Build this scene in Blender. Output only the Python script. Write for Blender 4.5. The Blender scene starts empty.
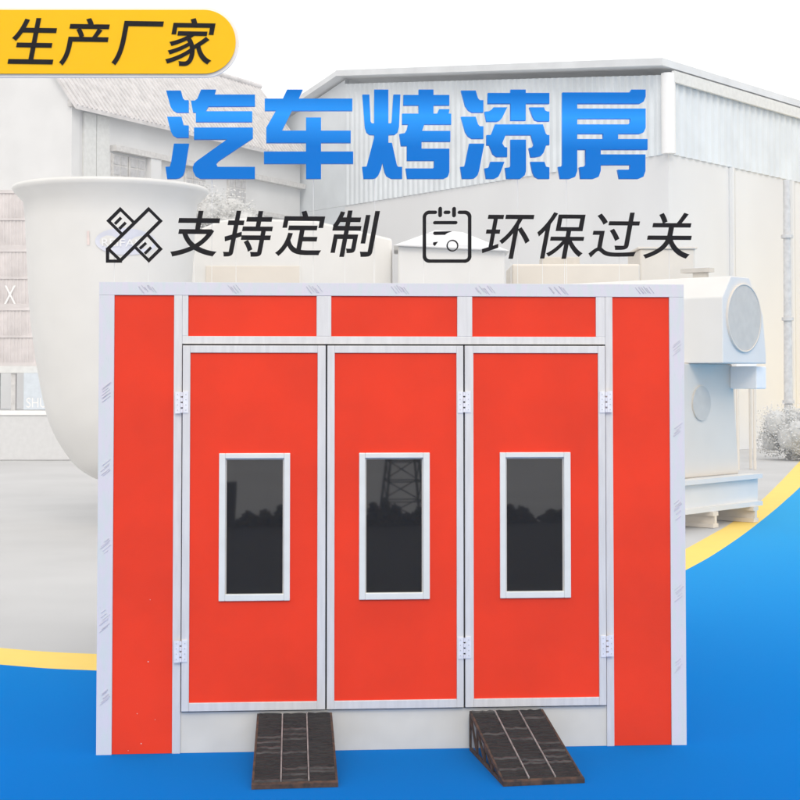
import bpy, bmesh, math, random
from mathutils import Vector, Matrix
random.seed(7)
sc = bpy.context.scene
col = sc.collection

# ------------------------------------------------------------------ camera and survey helpers
F = 1572.0            # focal length in photo pixels (800 px wide)
PITCH = 0.035
PPY = 380 - F * math.tan(PITCH)     # principal point row (horizon at row 380)
EYE = 2.85

def ray(px, py):
    x = (px - 400) / F
    z = -(py - PPY) / F
    c, s = math.cos(PITCH), math.sin(PITCH)
    return Vector((x, c - z * s, s + z * c))      # x right, y away, z up

_r = ray(400, 750)
D = EYE / -_r.z * _r.y               # distance to the booth front
CAM = Vector((0, -D, EYE))
ANG = math.radians(4.2)
cam = bpy.data.cameras.new('camera')
cam.sensor_width = 36
cam.lens = 36 * F / 800
cam.shift_y = (PPY - 400) / 800
cam.clip_end = 3000
co = bpy.data.objects.new('camera', cam)
col.objects.link(co)
co.location = CAM
co.rotation_euler = (math.pi / 2 + PITCH, 0, 0)
sc.camera = co

def ground(px, py, z=0.0):
    r = ray(px, py)
    return CAM + r * ((z - EYE) / r.z)

def at(px, py, d):
    """world point seen at a photo pixel, d metres in front of the camera"""
    r = ray(px, py)
    return CAM + r * (d / r.y)

def on_booth(px, py, off=0.0):
    """(u, z) in the booth's own frame on the plane 'off' metres behind its front"""
    r = ray(px, py)
    n = Vector((-math.sin(ANG), math.cos(ANG), 0))
    t = (off - CAM.dot(n)) / r.dot(n)
    p = CAM + r * t
    return p.dot(Vector((math.cos(ANG), math.sin(ANG), 0))), p.z

def U(px, py=520): return on_booth(px, py)[0]
def Z(py, px=400): return on_booth(px, py)[1]

# ------------------------------------------------------------------ materials
def lin(r, g, b):
    f = lambda c: (c / 255 / 12.92) if c / 255 <= .04045 else ((c / 255 + .055) / 1.055) ** 2.4
    return (f(r), f(g), f(b))

def mat(name, c, rough=.6, metal=0.0, var=.06, scale=6.0, bump=0.0, bscale=60.0, spec=.5, c2=None, thr=(.35, .65), stretch=None, coat=0.0, ior=None, rv=.08):
    m = bpy.data.materials.new(name); m.use_nodes = True
    nt = m.node_tree; N = nt.nodes; L = nt.links
    b = N['Principled BSDF']
    b.inputs['Roughness'].default_value = rough
    b.inputs['Metallic'].default_value = metal
    b.inputs['Specular IOR Level'].default_value = spec
    b.inputs['Coat Weight'].default_value = coat
    if ior: b.inputs['IOR'].default_value = ior
    tc = N.new('ShaderNodeTexCoord'); mp = N.new('ShaderNodeMapping')
    L.new(tc.outputs['Object'], mp.inputs[0])
    if stretch: mp.inputs['Scale'].default_value = stretch
    n1 = N.new('ShaderNodeTexNoise'); n1.inputs['Scale'].default_value = scale; n1.inputs['Detail'].default_value = 6
    L.new(mp.outputs[0], n1.inputs['Vector'])
    rp = N.new('ShaderNodeValToRGB')
    L.new(n1.outputs[0], rp.inputs[0])
    rp.color_ramp.elements[0].position = thr[0]; rp.color_ramp.elements[1].position = thr[1]
    lo = c2 if c2 else tuple(x * (1 - var) for x in c)
    hi = c if c2 else tuple(min(1, x * (1 + var)) for x in c)
    rp.color_ramp.elements[0].color = (*lo, 1); rp.color_ramp.elements[1].color = (*hi, 1)
    L.new(rp.outputs[0], b.inputs['Base Color'])
    mr = N.new('ShaderNodeMapRange'); mr.inputs[3].default_value = max(0, rough - rv); mr.inputs[4].default_value = min(1, rough + rv)
    n2 = N.new('ShaderNodeTexNoise'); n2.inputs['Scale'].default_value = scale * 3; n2.inputs['Detail'].default_value = 4
    L.new(mp.outputs[0], n2.inputs['Vector']); L.new(n2.outputs[0], mr.inputs[0]); L.new(mr.outputs[0], b.inputs['Roughness'])
    if bump:
        n3 = N.new('ShaderNodeTexNoise'); n3.inputs['Scale'].default_value = bscale; n3.inputs['Detail'].default_value = 5
        L.new(mp.outputs[0], n3.inputs['Vector'])
        bp = N.new('ShaderNodeBump'); bp.inputs['Strength'].default_value = bump; bp.inputs['Distance'].default_value = .01
        L.new(n3.outputs[0], bp.inputs['Height']); L.new(bp.outputs[0], b.inputs['Normal'])
    return m

M = {}
M['red'] = mat('red_panel_paint', (.86, .036, .004), .6, var=.07, scale=1.3, bump=.05, bscale=25, spec=.25)
M['rail'] = mat('aluminium_rail', (.74, .735, .72), .42, .2, var=.05, scale=5, stretch=(6, 6, .6))
M['film'] = mat('protective_film', (.73, .70, .745), .3, 0, c2=(.68, .72, .715), scale=7, thr=(.38, .6), stretch=(3, 3, .8))
M['mark'] = mat('film_print', (.60, .585, .64), .5, var=.1)
M['skirt'] = mat('grey_sill_paint', (.71, .69, .62), .5, var=.05, scale=3)
M['dark'] = mat('dark_seam', (.03, .035, .035), .7)
M['frame'] = mat('window_trim', (.80, .82, .78), .35, .1, var=.03)
M['glass'] = mat('dark_glass', (.010, .011, .013), .022, var=.1, scale=1.2, ior=1.8, rv=.008)
M['hinge'] = mat('white_hinge', (.86, .87, .90), .35, .2, var=.05, scale=30)
M['steel'] = mat('galvanised_wall', (.62, .63, .64), .5, .2)
M['deck'] = mat('ramp_deck', (.010, .010, .0105), .6, 0, c2=(.024, .0235, .024), spec=.2, scale=9, thr=(.45, .8), stretch=(.7, 5, 2), bump=.3, bscale=40)
M['deckline'] = mat('worn_deck_rib', (.048, .047, .048), .5, 0, var=.35, scale=12, spec=.3)  # lighter ribs stand in for highlights on the tread
M['seam'] = mat('ramp_strip', (.27, .27, .27), .6, .2, var=.25, scale=14)
M['rust'] = mat('rusty_steel', (.11, .065, .045), .8, 0, c2=(.035, .03, .028), spec=.2, scale=18, bump=.3)
M['ink'] = mat('black_lettering', (.008, .007, .008), .7, var=.1, spec=.1)
M['yellow'] = mat('yellow_board', lin(255, 196, 0), .7, var=.01, spec=.2)
M['white'] = mat('white_board', (.86, .86, .86), .5, var=.01)
M['rod'] = mat('pale_rod', (.82, .82, .82), .5, var=.01)
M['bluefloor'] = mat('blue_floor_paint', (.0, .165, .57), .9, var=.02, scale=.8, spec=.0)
M['yellowline'] = mat('yellow_line_paint', lin(248, 212, 102), .6, var=.02, scale=1.5, spec=.2)
M['concrete'] = mat('pale_concrete', (.515, .515, .515), .9, var=.05, scale=.35, bump=.2, bscale=8)
M['asphalt'] = mat('dark_asphalt', (.045, .045, .047), .95, var=.15, scale=3, bump=.3, spec=.1)
M['cream'] = mat('cream_enamel', (.735, .725, .70), .5, var=.02, scale=1.5)  # yard colours from here on are paled to carry haze, save dark_leaf
M['creamshade'] = mat('pale_grey_enamel', (.72, .665, .59), .55, var=.02, scale=1.5)  # cream darkened for the shaded lower body, shared with grey parts
M['port'] = mat('grey_port', (.58, .55, .50), .6, var=.04)
M['badge'] = mat('blue_badge', (.66, .675, .76), .5, var=.03)
M['plaster'] = mat('white_plaster', (.715, .72, .725), .85, var=.04, scale=.5, bump=.1, bscale=12)
M['wareplaster'] = mat('weathered_plaster', (.75, .76, .77), .85, c2=(.70, .705, .715), scale=.25, thr=(.3, .6), stretch=(1, 1, .5))
M['tile'] = mat('roof_tile', (.62, .60, .60), .85, var=.1, scale=2.5)
M['timber'] = mat('grey_timber', (.62, .61, .60), .8, var=.1)
M['shutter'] = mat('pale_shutter', (.70, .71, .70), .7, var=.05)
M['pane'] = mat('house_pane', (.50, .50, .51), .6, var=.1)
M['corr'] = mat('blue_corrugated', (.69, .735, .77), .5, .1, var=.06, scale=.6)
M['roofsheet'] = mat('roof_sheet', (.68, .70, .72), .5, .1, var=.06, scale=.8)
M['container'] = mat('faded_red_container', (.64, .60, .595), .7, var=.12, scale=1.2)  # red washed out toward white, with the haze put into it
M['crate'] = mat('pale_dock', (.64, .645, .65), .85, var=.03)
M['paleblue'] = mat('pale_blue_box', (.62, .68, .74), .7, var=.05)
M['leaf'] = mat('leaf', (.62, .62, .61), .9, var=.05, scale=3)  # leaf colour whitened to stand in for distance haze
M['darkleaf'] = mat('dark_leaf', (.035, .045, .025), .7, var=.3, scale=3)
M['bark'] = mat('bark', (.60, .585, .57), .9, var=.2)
M['redmark'] = mat('faded_red_mark', (.78, .66, .63), .6)  # red whitened to carry the haze

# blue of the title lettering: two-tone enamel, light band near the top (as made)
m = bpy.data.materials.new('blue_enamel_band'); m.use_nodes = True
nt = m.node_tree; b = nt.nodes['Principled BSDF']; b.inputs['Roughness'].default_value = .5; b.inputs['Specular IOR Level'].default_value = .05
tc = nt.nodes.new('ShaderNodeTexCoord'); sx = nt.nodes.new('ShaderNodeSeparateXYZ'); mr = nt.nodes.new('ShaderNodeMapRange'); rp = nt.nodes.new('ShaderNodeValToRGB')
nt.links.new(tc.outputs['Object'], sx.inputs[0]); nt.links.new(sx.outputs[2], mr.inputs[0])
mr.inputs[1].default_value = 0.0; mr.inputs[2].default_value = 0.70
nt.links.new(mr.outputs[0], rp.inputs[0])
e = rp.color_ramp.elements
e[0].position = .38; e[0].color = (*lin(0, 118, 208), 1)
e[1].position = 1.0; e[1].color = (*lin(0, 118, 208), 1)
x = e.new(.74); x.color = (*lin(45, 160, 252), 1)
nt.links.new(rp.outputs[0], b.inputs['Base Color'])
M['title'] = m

# ------------------------------------------------------------------ mesh helpers
class MB:
    def __init__(s): s.v = []; s.f = []; s.m = []; s.sm = []
    def add(s, vs, fs, mi=0, smooth=False):
        o = len(s.v); s.v += [tuple(v) for v in vs]
        for f in fs: s.f.append(tuple(i + o for i in f)); s.m.append(mi); s.sm.append(smooth)
    def box(s, x0, x1, y0, y1, z0, z1, mi=0, T=None):
        if x0 > x1: x0, x1 = x1, x0
        if z0 > z1: z0, z1 = z1, z0
        if y0 > y1: y0, y1 = y1, y0
        vs = [Vector(p) for p in ((x0,y0,z0),(x1,y0,z0),(x1,y1,z0),(x0,y1,z0),(x0,y0,z1),(x1,y0,z1),(x1,y1,z1),(x0,y1,z1))]
        if T: vs = [T @ v for v in vs]
        s.add(vs, [(0,3,2,1),(4,5,6,7),(0,1,5,4),(1,2,6,5),(2,3,7,6),(3,0,4,7)], mi)
    def prism(s, poly, ext, mi=0):
        """closed planar polygon of 3D points extruded by vector ext"""
        n = len(poly); a = [Vector(p) for p in poly]; ext = Vector(ext)
        s.add(a + [p + ext for p in a], [tuple(range(n)), tuple(range(2*n-1, n-1, -1))] + [(i, n+i, n+(i+1) % n, (i+1) % n) for i in range(n)], mi)
    def tube(s, a, b, r0, r1=None, n=12, mi=0):
        a = Vector(a); b = Vector(b); r1 = r0 if r1 is None else r1
        d = (b - a).normalized(); q = d.to_track_quat('Z', 'Y')
        vs = []
        for p, r in ((a, r0), (b, r1)):
            for k in range(n):
                t = 2*math.pi*k/n; vs.append(p + q @ Vector((r*math.cos(t), r*math.sin(t), 0)))
        o = len(s.v)
        s.add(vs, [(k, (k+1) % n, n+(k+1) % n, n+k) for k in range(n)], mi, True)
        s.add([vs[k] for k in range(n)], [tuple(range(n-1, -1, -1))], mi); s.add([vs[n+k] for k in range(n)], [tuple(range(n))], mi)
    def lathe(s, prof, c, n=48, mi=0):
        c = Vector(c); vs = []
        for r, z in prof:
            for k in range(n):
                t = 2*math.pi*k/n; vs.append(c + Vector((r*math.cos(t), r*math.sin(t), z)))
        fs = []
        for i in range(len(prof)-1):
            for k in range(n): fs.append((i*n+k, i*n+(k+1) % n, (i+1)*n+(k+1) % n, (i+1)*n+k))
        s.add(vs, fs, mi, True)
    def build(s, name, mats, parent=None, bevel=0, loc=None, fixn=True):
        me = bpy.data.meshes.new(name); me.from_pydata(s.v, [], s.f)
        if not isinstance(mats, (list, tuple)): mats = [mats]
        for k in mats: me.materials.append(M[k])
        me.polygons.foreach_set('material_index', s.m); me.polygons.foreach_set('use_smooth', s.sm)
        if fixn:
            bm = bmesh.new(); bm.from_mesh(me); bmesh.ops.recalc_face_normals(bm, faces=bm.faces); bm.to_mesh(me); bm.free()
        me.update()
        o = bpy.data.objects.new(name, me); col.objects.link(o)
        if parent: o.parent = parent
        if loc: o.location = loc
        if bevel:
            bv = o.modifiers.new('bevel', 'BEVEL'); bv.width = bevel; bv.segments = 2; bv.limit_method = 'ANGLE'
        return o

def tag(o, label, cat, group=None):
    o['label'] = label; o['category'] = cat
    if group: o['group'] = group
    return o
def thing(name, label, cat, loc=(0, 0, 0), rz=0, group=None):
    o = bpy.data.objects.new(name, None); col.objects.link(o); o.empty_display_size = .2
    o.location = loc; o.rotation_euler = (0, 0, rz)
    return tag(o, label, cat, group)
def struct(o, kind='structure'):
    o['kind'] = kind; return o

# ------------------------------------------------------------------ setting: ground sheets
g = MB(); g.add([(-400,-200,-.008),(400,-200,-.008),(400,900,-.008),(-400,900,-.008)], [(0,1,2,3)])
struct(g.build('ground', 'concrete'))
g = MB(); g.add([(-70,-19,-.004),(70,-19,-.004),(70,-8,-.004),(-70,-8,-.004)], [(0,1,2,3)])
struct(g.build('road', 'asphalt'))  # unseen dark strip added to darken the lower window reflections

up = [(-60,643),(0,647.5),(50,651.5),(97,653.5),(160,656),(230,656.5),(310,653),(390,645),(470,630),(545,610),(610,586),(660,562),(686,548.5),(712,534),(730,523.5),(758,503),(781,481),(800,461),(822,440)]
lo = [(-60,659),(0,664.5),(50,668.5),(97,670.5),(160,674),(230,675.5),(310,673),(390,666),(470,652),(545,632),(610,607),(660,584),(686,570),(712,555.5),(744,534),(772,512),(787,499),(800,487),(825,461)]
def smooth(pts, k=8):
    out = []
    for i in range(len(pts)-1):
        p0 = pts[max(i-1, 0)]; p1 = pts[i]; p2 = pts[i+1]; p3 = pts[min(i+2, len(pts)-1)]
        for j in range(k):
            t = j/k
            out.append(tuple(.5*((2*p1[a]) + (-p0[a]+p2[a])*t + (2*p0[a]-5*p1[a]+4*p2[a]-p3[a])*t*t + (-p0[a]+3*p1[a]-3*p2[a]+p3[a])*t**3) for a in (0, 1)))
    out.append(pts[-1]); return out
U_ = [ground(x, y) for x, y in smooth(up)]; L_ = [ground(x, y) for x, y in smooth(lo)]
n = min(len(U_), len(L_))
g = MB()
g.add([(p.x, p.y, -.004) for p in U_[:n]] + [(p.x, p.y, -.004) for p in L_[:n]], [(i, i+1, n+i+1, n+i) for i in range(n-1)])
g.add([(p.x, p.y, -.004) for p in (U_[-1], L_[-1])] + [(30, L_[-1].y, -.004), (30, U_[-1].y, -.004)], [(0,1,2,3)])
struct(g.build('yellow_line', 'yellowline'))
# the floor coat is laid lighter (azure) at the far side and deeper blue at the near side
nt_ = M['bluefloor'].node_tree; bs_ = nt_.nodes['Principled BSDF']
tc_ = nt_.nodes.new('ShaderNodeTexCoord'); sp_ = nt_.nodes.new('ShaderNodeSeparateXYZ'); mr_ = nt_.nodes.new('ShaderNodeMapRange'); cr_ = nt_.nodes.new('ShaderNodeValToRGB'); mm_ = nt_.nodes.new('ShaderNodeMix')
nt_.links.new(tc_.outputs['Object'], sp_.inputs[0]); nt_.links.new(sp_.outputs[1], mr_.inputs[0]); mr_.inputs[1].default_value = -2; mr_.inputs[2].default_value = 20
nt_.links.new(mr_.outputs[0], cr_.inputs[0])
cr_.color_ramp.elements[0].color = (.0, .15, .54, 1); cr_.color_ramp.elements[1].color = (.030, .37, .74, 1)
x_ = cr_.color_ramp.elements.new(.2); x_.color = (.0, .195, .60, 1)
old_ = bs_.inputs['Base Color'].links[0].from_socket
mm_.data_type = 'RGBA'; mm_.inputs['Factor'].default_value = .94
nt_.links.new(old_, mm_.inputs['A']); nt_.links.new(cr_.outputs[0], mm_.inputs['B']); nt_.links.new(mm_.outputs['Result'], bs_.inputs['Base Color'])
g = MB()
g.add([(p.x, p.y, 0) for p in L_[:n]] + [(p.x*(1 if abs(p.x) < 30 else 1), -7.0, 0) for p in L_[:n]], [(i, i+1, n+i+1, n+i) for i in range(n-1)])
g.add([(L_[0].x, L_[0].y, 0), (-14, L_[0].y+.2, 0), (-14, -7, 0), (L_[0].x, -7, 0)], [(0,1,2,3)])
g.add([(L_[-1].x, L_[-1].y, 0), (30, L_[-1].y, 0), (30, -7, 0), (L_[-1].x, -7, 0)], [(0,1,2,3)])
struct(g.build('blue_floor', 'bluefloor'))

# ------------------------------------------------------------------ the spray booth
booth = thing('spray_booth', 'red spray booth with three windowed doors and white metal trim, standing on the blue floor', 'spray booth', (0, 0, 0), ANG)
xl, xr = U(97.6), U(685.3)
zt = Z(283.2)
pl0, pl1 = U(113), U(173)          # left red wall panel
pr0, pr1 = U(613.5), U(670.5)
post_l = (U(173), U(181.2)); post_r = (U(606.2), U(613.5))
z_band = Z(296); z_rail0 = Z(344.2); z_tr = Z(336.5); z_db = Z(707.8); z_dp0 = Z(699.5); z_dp1 = Z(353)
DEP = 7.0
b = MB()    # side walls, back and roof
b.box(xl+.004, xl+.09, .03, DEP, 0, zt-.01); b.box(xr-.09, xr-.004, .03, DEP, 0, zt-.01); b.box(xl+.09, xr-.09, DEP-.09, DEP-.002, 0, zt-.01)
b.build('side_wall', 'steel', booth)
b = MB(); b.box(xl+.09, xr-.09, .09, DEP-.09, zt-.09, zt-.006); b.build('roof', 'steel', booth)
b = MB(); b.box(xl+.1, xr-.1, .12, .14, .02, zt-.1); b.build('backing', 'dark', booth)

def marks(b, spots, vert, T=0):
    for (cx, cz) in spots:
        cz += random.uniform(-.04, .04) if vert else 0; n_ = random.choice((4, 5, 6, 7))
        for k in range(n_):
            L = random.uniform(.02, .055); o_ = (k-n_/2)*random.uniform(.016, .024)
            if vert: p = Vector((cx + random.uniform(-.012, .012), -.0035, cz + o_)); d = Vector((.75, 0, .6))
            else: p = Vector((cx + o_, -.0035, cz + random.uniform(-.01, .01))); d = Vector((-.62, 0, .78))
            if vert: L = min(L, .040)
            else: L = min(L, .034)
            d.normalize(); nn = Vector((d.z, 0, -d.x)) * random.uniform(.0015, .0055)
            a = [p - d*L - nn, p + d*L - nn, p + d*L + nn, p - d*L + nn]
            b.prism(a, (0, .0025 + .0001*k, 0), 1)
ty0, ty1 = -.0, .06
b = MB(); b.box(xl, xr, 0, .09, z_band, zt)
marks(b, [(U(x, 290), (z_band+zt)/2) for x in (149, 236, 316, 402, 486, 560, 646)], False)
b.build('top_trim', ['film', 'mark'], booth, .003)
zb = z_band - .001
b = MB(); b.box(xl, pl0, 0, .09, 0, zb); marks(b, [(U(105.5), Z(y, 105)) for y in (388, 470, 545, 622, 700)], True); b.build('corner_trim', ['film', 'mark'], booth, .003)
b = MB(); b.box(pr1, xr, 0, .09, 0, zb); marks(b, [(U(678), Z(y, 680)) for y in (350, 428, 512, 590, 668)], True); b.build('corner_trim', ['film', 'mark'], booth, .003)
b = MB(); b.box(pl0+.001, pl1-.001, .014, .1, 0.002, zb)
for (px, py) in ((148, 662), (137, 714), (155, 720), (141, 744), (128, 751), (150, 600)):      # paint chips
    u, z = on_booth(px, py); r_ = random.uniform(.002, .0042); b.tube((u, .0125, z), (u, .0142, z), r_, n=7, mi=1)
b.build('wall_panel', ['red', 'frame'], booth)
b = MB(); b.box(pr0+.001, pr1-.001, .014, .1, 0.002, zb); b.build('wall_panel', 'red', booth)
b = MB(); b.box(post_l[0], post_l[1], 0.002, .1, 0, zb); b.build('post', 'rail', booth, .003)
b = MB(); b.box(post_r[0], post_r[1], 0.002, .1, 0, zb); b.build('post', 'rail', booth, .003)
# lintel and transom
b = MB(); b.box(post_l[1]+.0005, post_r[0]-.0005, 0.002, .1, z_rail0, z_tr); b.build('lintel', 'rail', booth, .003)
tr = [(U(188.3, 310), U(316.6, 310)), (U(331.3, 310), U(457.3, 310)), (U(472.3, 310), U(596, 310))]
muls = [(post_l[1]+.0005, tr[0][0]), (tr[0][1], tr[1][0]), (tr[1][1], tr[2][0]), (tr[2][1], post_r[0]-.0005)]
for a_, c_ in muls:
    b = MB(); b.box(a_, c_, .003, .1, z_tr+.0005, zb); b.build('mullion', 'rail', booth, .003)
for a_, c_ in tr:
    b = MB(); b.box(a_+.001, c_-.001, .016, .09, z_tr+.001, zb); b.build('transom_panel', 'red', booth)
b = MB(); b.box(post_l[1]+.001, post_r[0]-.001, .02, .1, 0.001, z_db-.014); b.build('sill_skirt', 'skirt', booth)

# doors
doors = [((182.2, 325.4), (189.8, 317.3), (219, 290), (225.3, 284)),
         ((327.0, 463.2), (334.4, 456.4), (359, 429.5), (365, 423)),
         ((464.8, 605.2), (473.3, 598.2), (499.6, 570.2), (505.4, 563.6))]
hz = (Z(402), Z(648))
for i, (o_, p_, w_, g_) in enumerate(doors):
    x0, x1 = U(o_[0]), U(o_[1]); a0, a1 = U(p_[0]), U(p_[1])
    z0, z1 = z_db, z_rail0 - .012
    yf, yb = -.022, .035
    fr = MB()
    fr.box(x0, a0, yf, yb, z0, z1); fr.box(a1, x1, yf, yb, z0, z1)
    fr.box(a0+.0002, a1-.0002, yf+.001, yb, z0, z_dp0); fr.box(a0+.0002, a1-.0002, yf+.001, yb, z_dp1, z1)
    d = fr.build('door', 'rail', booth, .0025)
    w0, w1 = U(w_[0]), U(w_[1]); wz0, wz1 = Z(599), Z(452.6)
    q0, q1 = U(g_[0]), U(g_[1]); qz0, qz1 = Z(592.3), Z(457.8)
    pn = MB(); py0, py1 = -.008, .03
    pn.box(a0+.001, w0+.012, py0, py1, z_dp0+.001, z_dp1-.001); pn.box(w1-.012, a1-.001, py0, py1, z_dp0+.001, z_dp1-.001)
    pn.box(w0+.0121, w1-.0121, py0, py1, z_dp0+.001, wz0+.012); pn.box(w0+.0121, w1-.0121, py0, py1, wz1-.012, z_dp1-.001)
    pn.build('door_panel', 'red', d)
    wf = MB(); fy = -.028
    wf.box(w0, q0, fy, .02, wz0, wz1); wf.box(q1, w1, fy, .02, wz0, wz1); wf.box(q0+.0002, q1-.0002, fy+.001, .02, wz0, qz0); wf.box(q0+.0002, q1-.0002, fy+.001, .02, qz1, wz1)
    wf.build('window_frame', 'frame', d, .004)
    gl = MB(); gl.box(q0-.003, q1+.003, .004, .012, qz0-.003, qz1+.003); gl.build('window_pane', 'glass', d)
    gk = MB()
    gk.box(q0, q0+.01, -.006, .003, qz0, qz1); gk.box(q1-.01, q1, -.006, .003, qz0, qz1); gk.box(q0+.01, q1-.01, -.006, .003, qz1-.01, qz1)
    gk.build('gasket', 'port', d)
    hx = [x0-.006, None, None][i] if i == 0 else (x1+.006)
    if i == 0: hxs = x0 - .006
    elif i == 1: hxs = x1 + .006
    else: hxs = x1 + .006
    for k, hh in enumerate(hz):
        h = MB(); wv = .05; H = .085
        h.box(hxs-wv, hxs-.010, -.030, -.0225, hh-H, hh+H*.95); h.box(hxs+.010, hxs+wv, -.030, -.0225, hh-H*.95, hh+H)
        for j in range(4):
            za = hh-H+.005 + j*(2*H)/4
            h.tube((hxs, -.034, za), (hxs, -.034, za+2*H/4-.012), .0095)
        for sx_ in (-.032, .032):
            for sz_ in (-.06, -.02, .02, .06): h.tube((hxs+sx_, -.0325, hh+sz_), (hxs+sx_, -.030, hh+sz_), .005, n=8, mi=1)
        h.build('hinge', ['hinge', 'steel'], d)

# ------------------------------------------------------------------ ramps
def world_of(u, y): return Vector((u*math.cos(ANG) - y*math.sin(ANG), u*math.sin(ANG) + y*math.cos(ANG), 0))
def ramp(tl, tr_, bl, br, label):
    """four deck corners as ground-plan points; top edge at height h"""
    h = .305
    rz = math.atan2((tr_-tl).y, (tr_-tl).x)
    org = (tl + tr_) / 2
    t = thing('access_ramp', label, 'ramp', (org.x, org.y, 0), rz, 'access ramps in front of the booth doors')
    R = Matrix.Rotation(-rz, 3, 'Z')
    A, B, Cc, E_ = [R @ (p - org) for p in (tl, tr_, bl, br)]
    def P(s, w, lift=0):        # s across 0..1, w down the slope 0..1
        a = A.lerp(B, s); c = Cc.lerp(E_, s); p = a.lerp(c, w)
        return Vector((p.x, p.y, h*(1-w) + .028*w + lift))
    th = Vector((0, 0, -.022))
    dk = MB()
    q = [P(0, 0, -.006), P(1, 0, -.006), P(1, 1, -.006), P(0, 1, -.006)]
    dk.prism(q, th)
    N_ = 27
    for c in range(3):                       # uneven cross ribs in three lanes
        s0 = c/3 + .016; s1 = (c+1)/3 - .016
        for k in range(N_):
            w0 = (k+.15)/N_; w1 = (k+.15+random.uniform(.4, .62))/N_
            segs = 6; lf = [random.uniform(-.001, .004) for _ in range(segs+1)]; wb = [random.uniform(-.009, .009) for _ in range(segs+1)]
            vs = []
            for j in range(segs+1):
                s = s0 + (s1-s0)*j/segs
                vs += [P(s, max(0, w0+wb[j]), -.007), P(s, max(0, w0+wb[j])+.004, .002+lf[j]), P(s, min(1, w1+wb[j])-.004, .002+lf[j]), P(s, min(1, w1+wb[j]), -.007)]
            fs = []
            for j in range(segs):
                o = j*4
                for e_ in range(3): fs.append((o+e_, o+4+e_, o+5+e_, o+1+e_))
            dk.add(vs, fs, 1 if random.random() < (.10 + .25*k/N_) else 0)
    dk.build('deck', ['deck', 'deckline'], t)
    for s in (1/3, 2/3):
        m_ = MB(); m_.prism([P(s-.008, .01, -.005), P(s+.008, .01, -.005), P(s+.008, .96, -.005), P(s-.008, .96, -.005)], (0, 0, .013)); m_.build('strip', 'seam', t)
    m_ = MB()
    m_.prism([P(-.012, .975, -.024), P(1.012, .975, -.024), P(1.012, 1.008, -.024), P(-.012, 1.008, -.024)], (0, 0, .03)); m_.build('toe_plate', 'rust', t)
    for s in (0.0, 1.0):
        sd = MB(); sg = -.012 if s == 0 else 0
        def bar(p, q_, wd=.012):
            d = (q_ - p).normalized(); nn = Vector((0, 0, 1)) if abs(d.z) < .9 else Vector((0, 1, 0))
            e = d.cross(Vector((1, 0, 0))).normalized()*wd
            ex = Vector((.016 if s == 0 else -.016, 0, 0)); off = Vector((-.008 if s == 0 else .008, 0, 0))
            sd.prism([p+e+off, q_+e+off, q_-e+off, p-e+off], ex)
        bar(P(s, 0, -.014), P(s, 1, -.012), .013)
        a0 = P(s, 0); g0 = Vector((a0.x, a0.y, .016)); g1 = P(s, 1); g1 = Vector((g1.x, g1.y, .016))
        bar(g0, g1, .013); bar(Vector((a0.x, a0.y+.0, .03)), Vector((a0.x, a0.y, h-.03)), .014)
        for w in (.22, .45, .68):
            tp = P(s, w, -.02); gp = Vector((tp.x, tp.y, .03)); bar(gp, tp, .01)
            pw = P(s, max(0, w-.22), -.03); bar(gp, pw, .009)
        sd.build('side_frame', 'rust', t)
    cr = MB()
    for w in (.12, .4, .7):
        a = P(.02, w, -.05); c = P(.98, w, -.05); cr.tube(a, c, .012, n=8)
    cr.build('cross_bar', 'rust', t)
    return t
gp = lambda px, py: ground(px, py)
top = lambda px, off: world_of(on_booth(px, 712)[0], -off)
ramp(top(258.3, .035), top(330.8, .035), gp(252.5, 789.5), gp(337, 787.0), 'dark ribbed metal ramp lying straight in front of the left door')
ramp(top(469.5, .06), top(541, .035), gp(504, 786.5), gp(583.5, 783.0), 'dark ribbed metal ramp set askew to the right with its open side frame showing')

# ------------------------------------------------------------------ lettering on the roof
SOFF = .40          # sign plane, metres behind the booth front, standing on its roof
def S(px, py): return on_booth(px, py, SOFF)
TH = .045
def curve_mesh(polys, name, parent, mk, ext=TH):
    c = bpy.data.curves.new(name, 'CURVE'); c.dimensions = '2D'; c.fill_mode = 'BOTH'; c.extrude = ext/2; c.bevel_depth = 0
    for p in polys:
        s = c.splines.new('POLY'); s.points.add(len(p)-1); s.use_cyclic_u = True
        for i, (x, z) in enumerate(p): s.points[i].co = (x, z, 0, 1)
    o = bpy.data.objects.new('tmp', c); col.objects.link(o)
    bpy.context.view_layer.update()
    me = bpy.data.meshes.new_from_object(o.evaluated_get(bpy.context.evaluated_depsgraph_get()))
    bpy.data.objects.remove(o)
    me.transform(Matrix.Rotation(math.pi/2, 4, 'X'))
    me.materials.clear(); me.materials.append(M[mk])
    r = bpy.data.objects.new(name, me); col.objects.link(r); r.parent = parent
    return r
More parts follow.
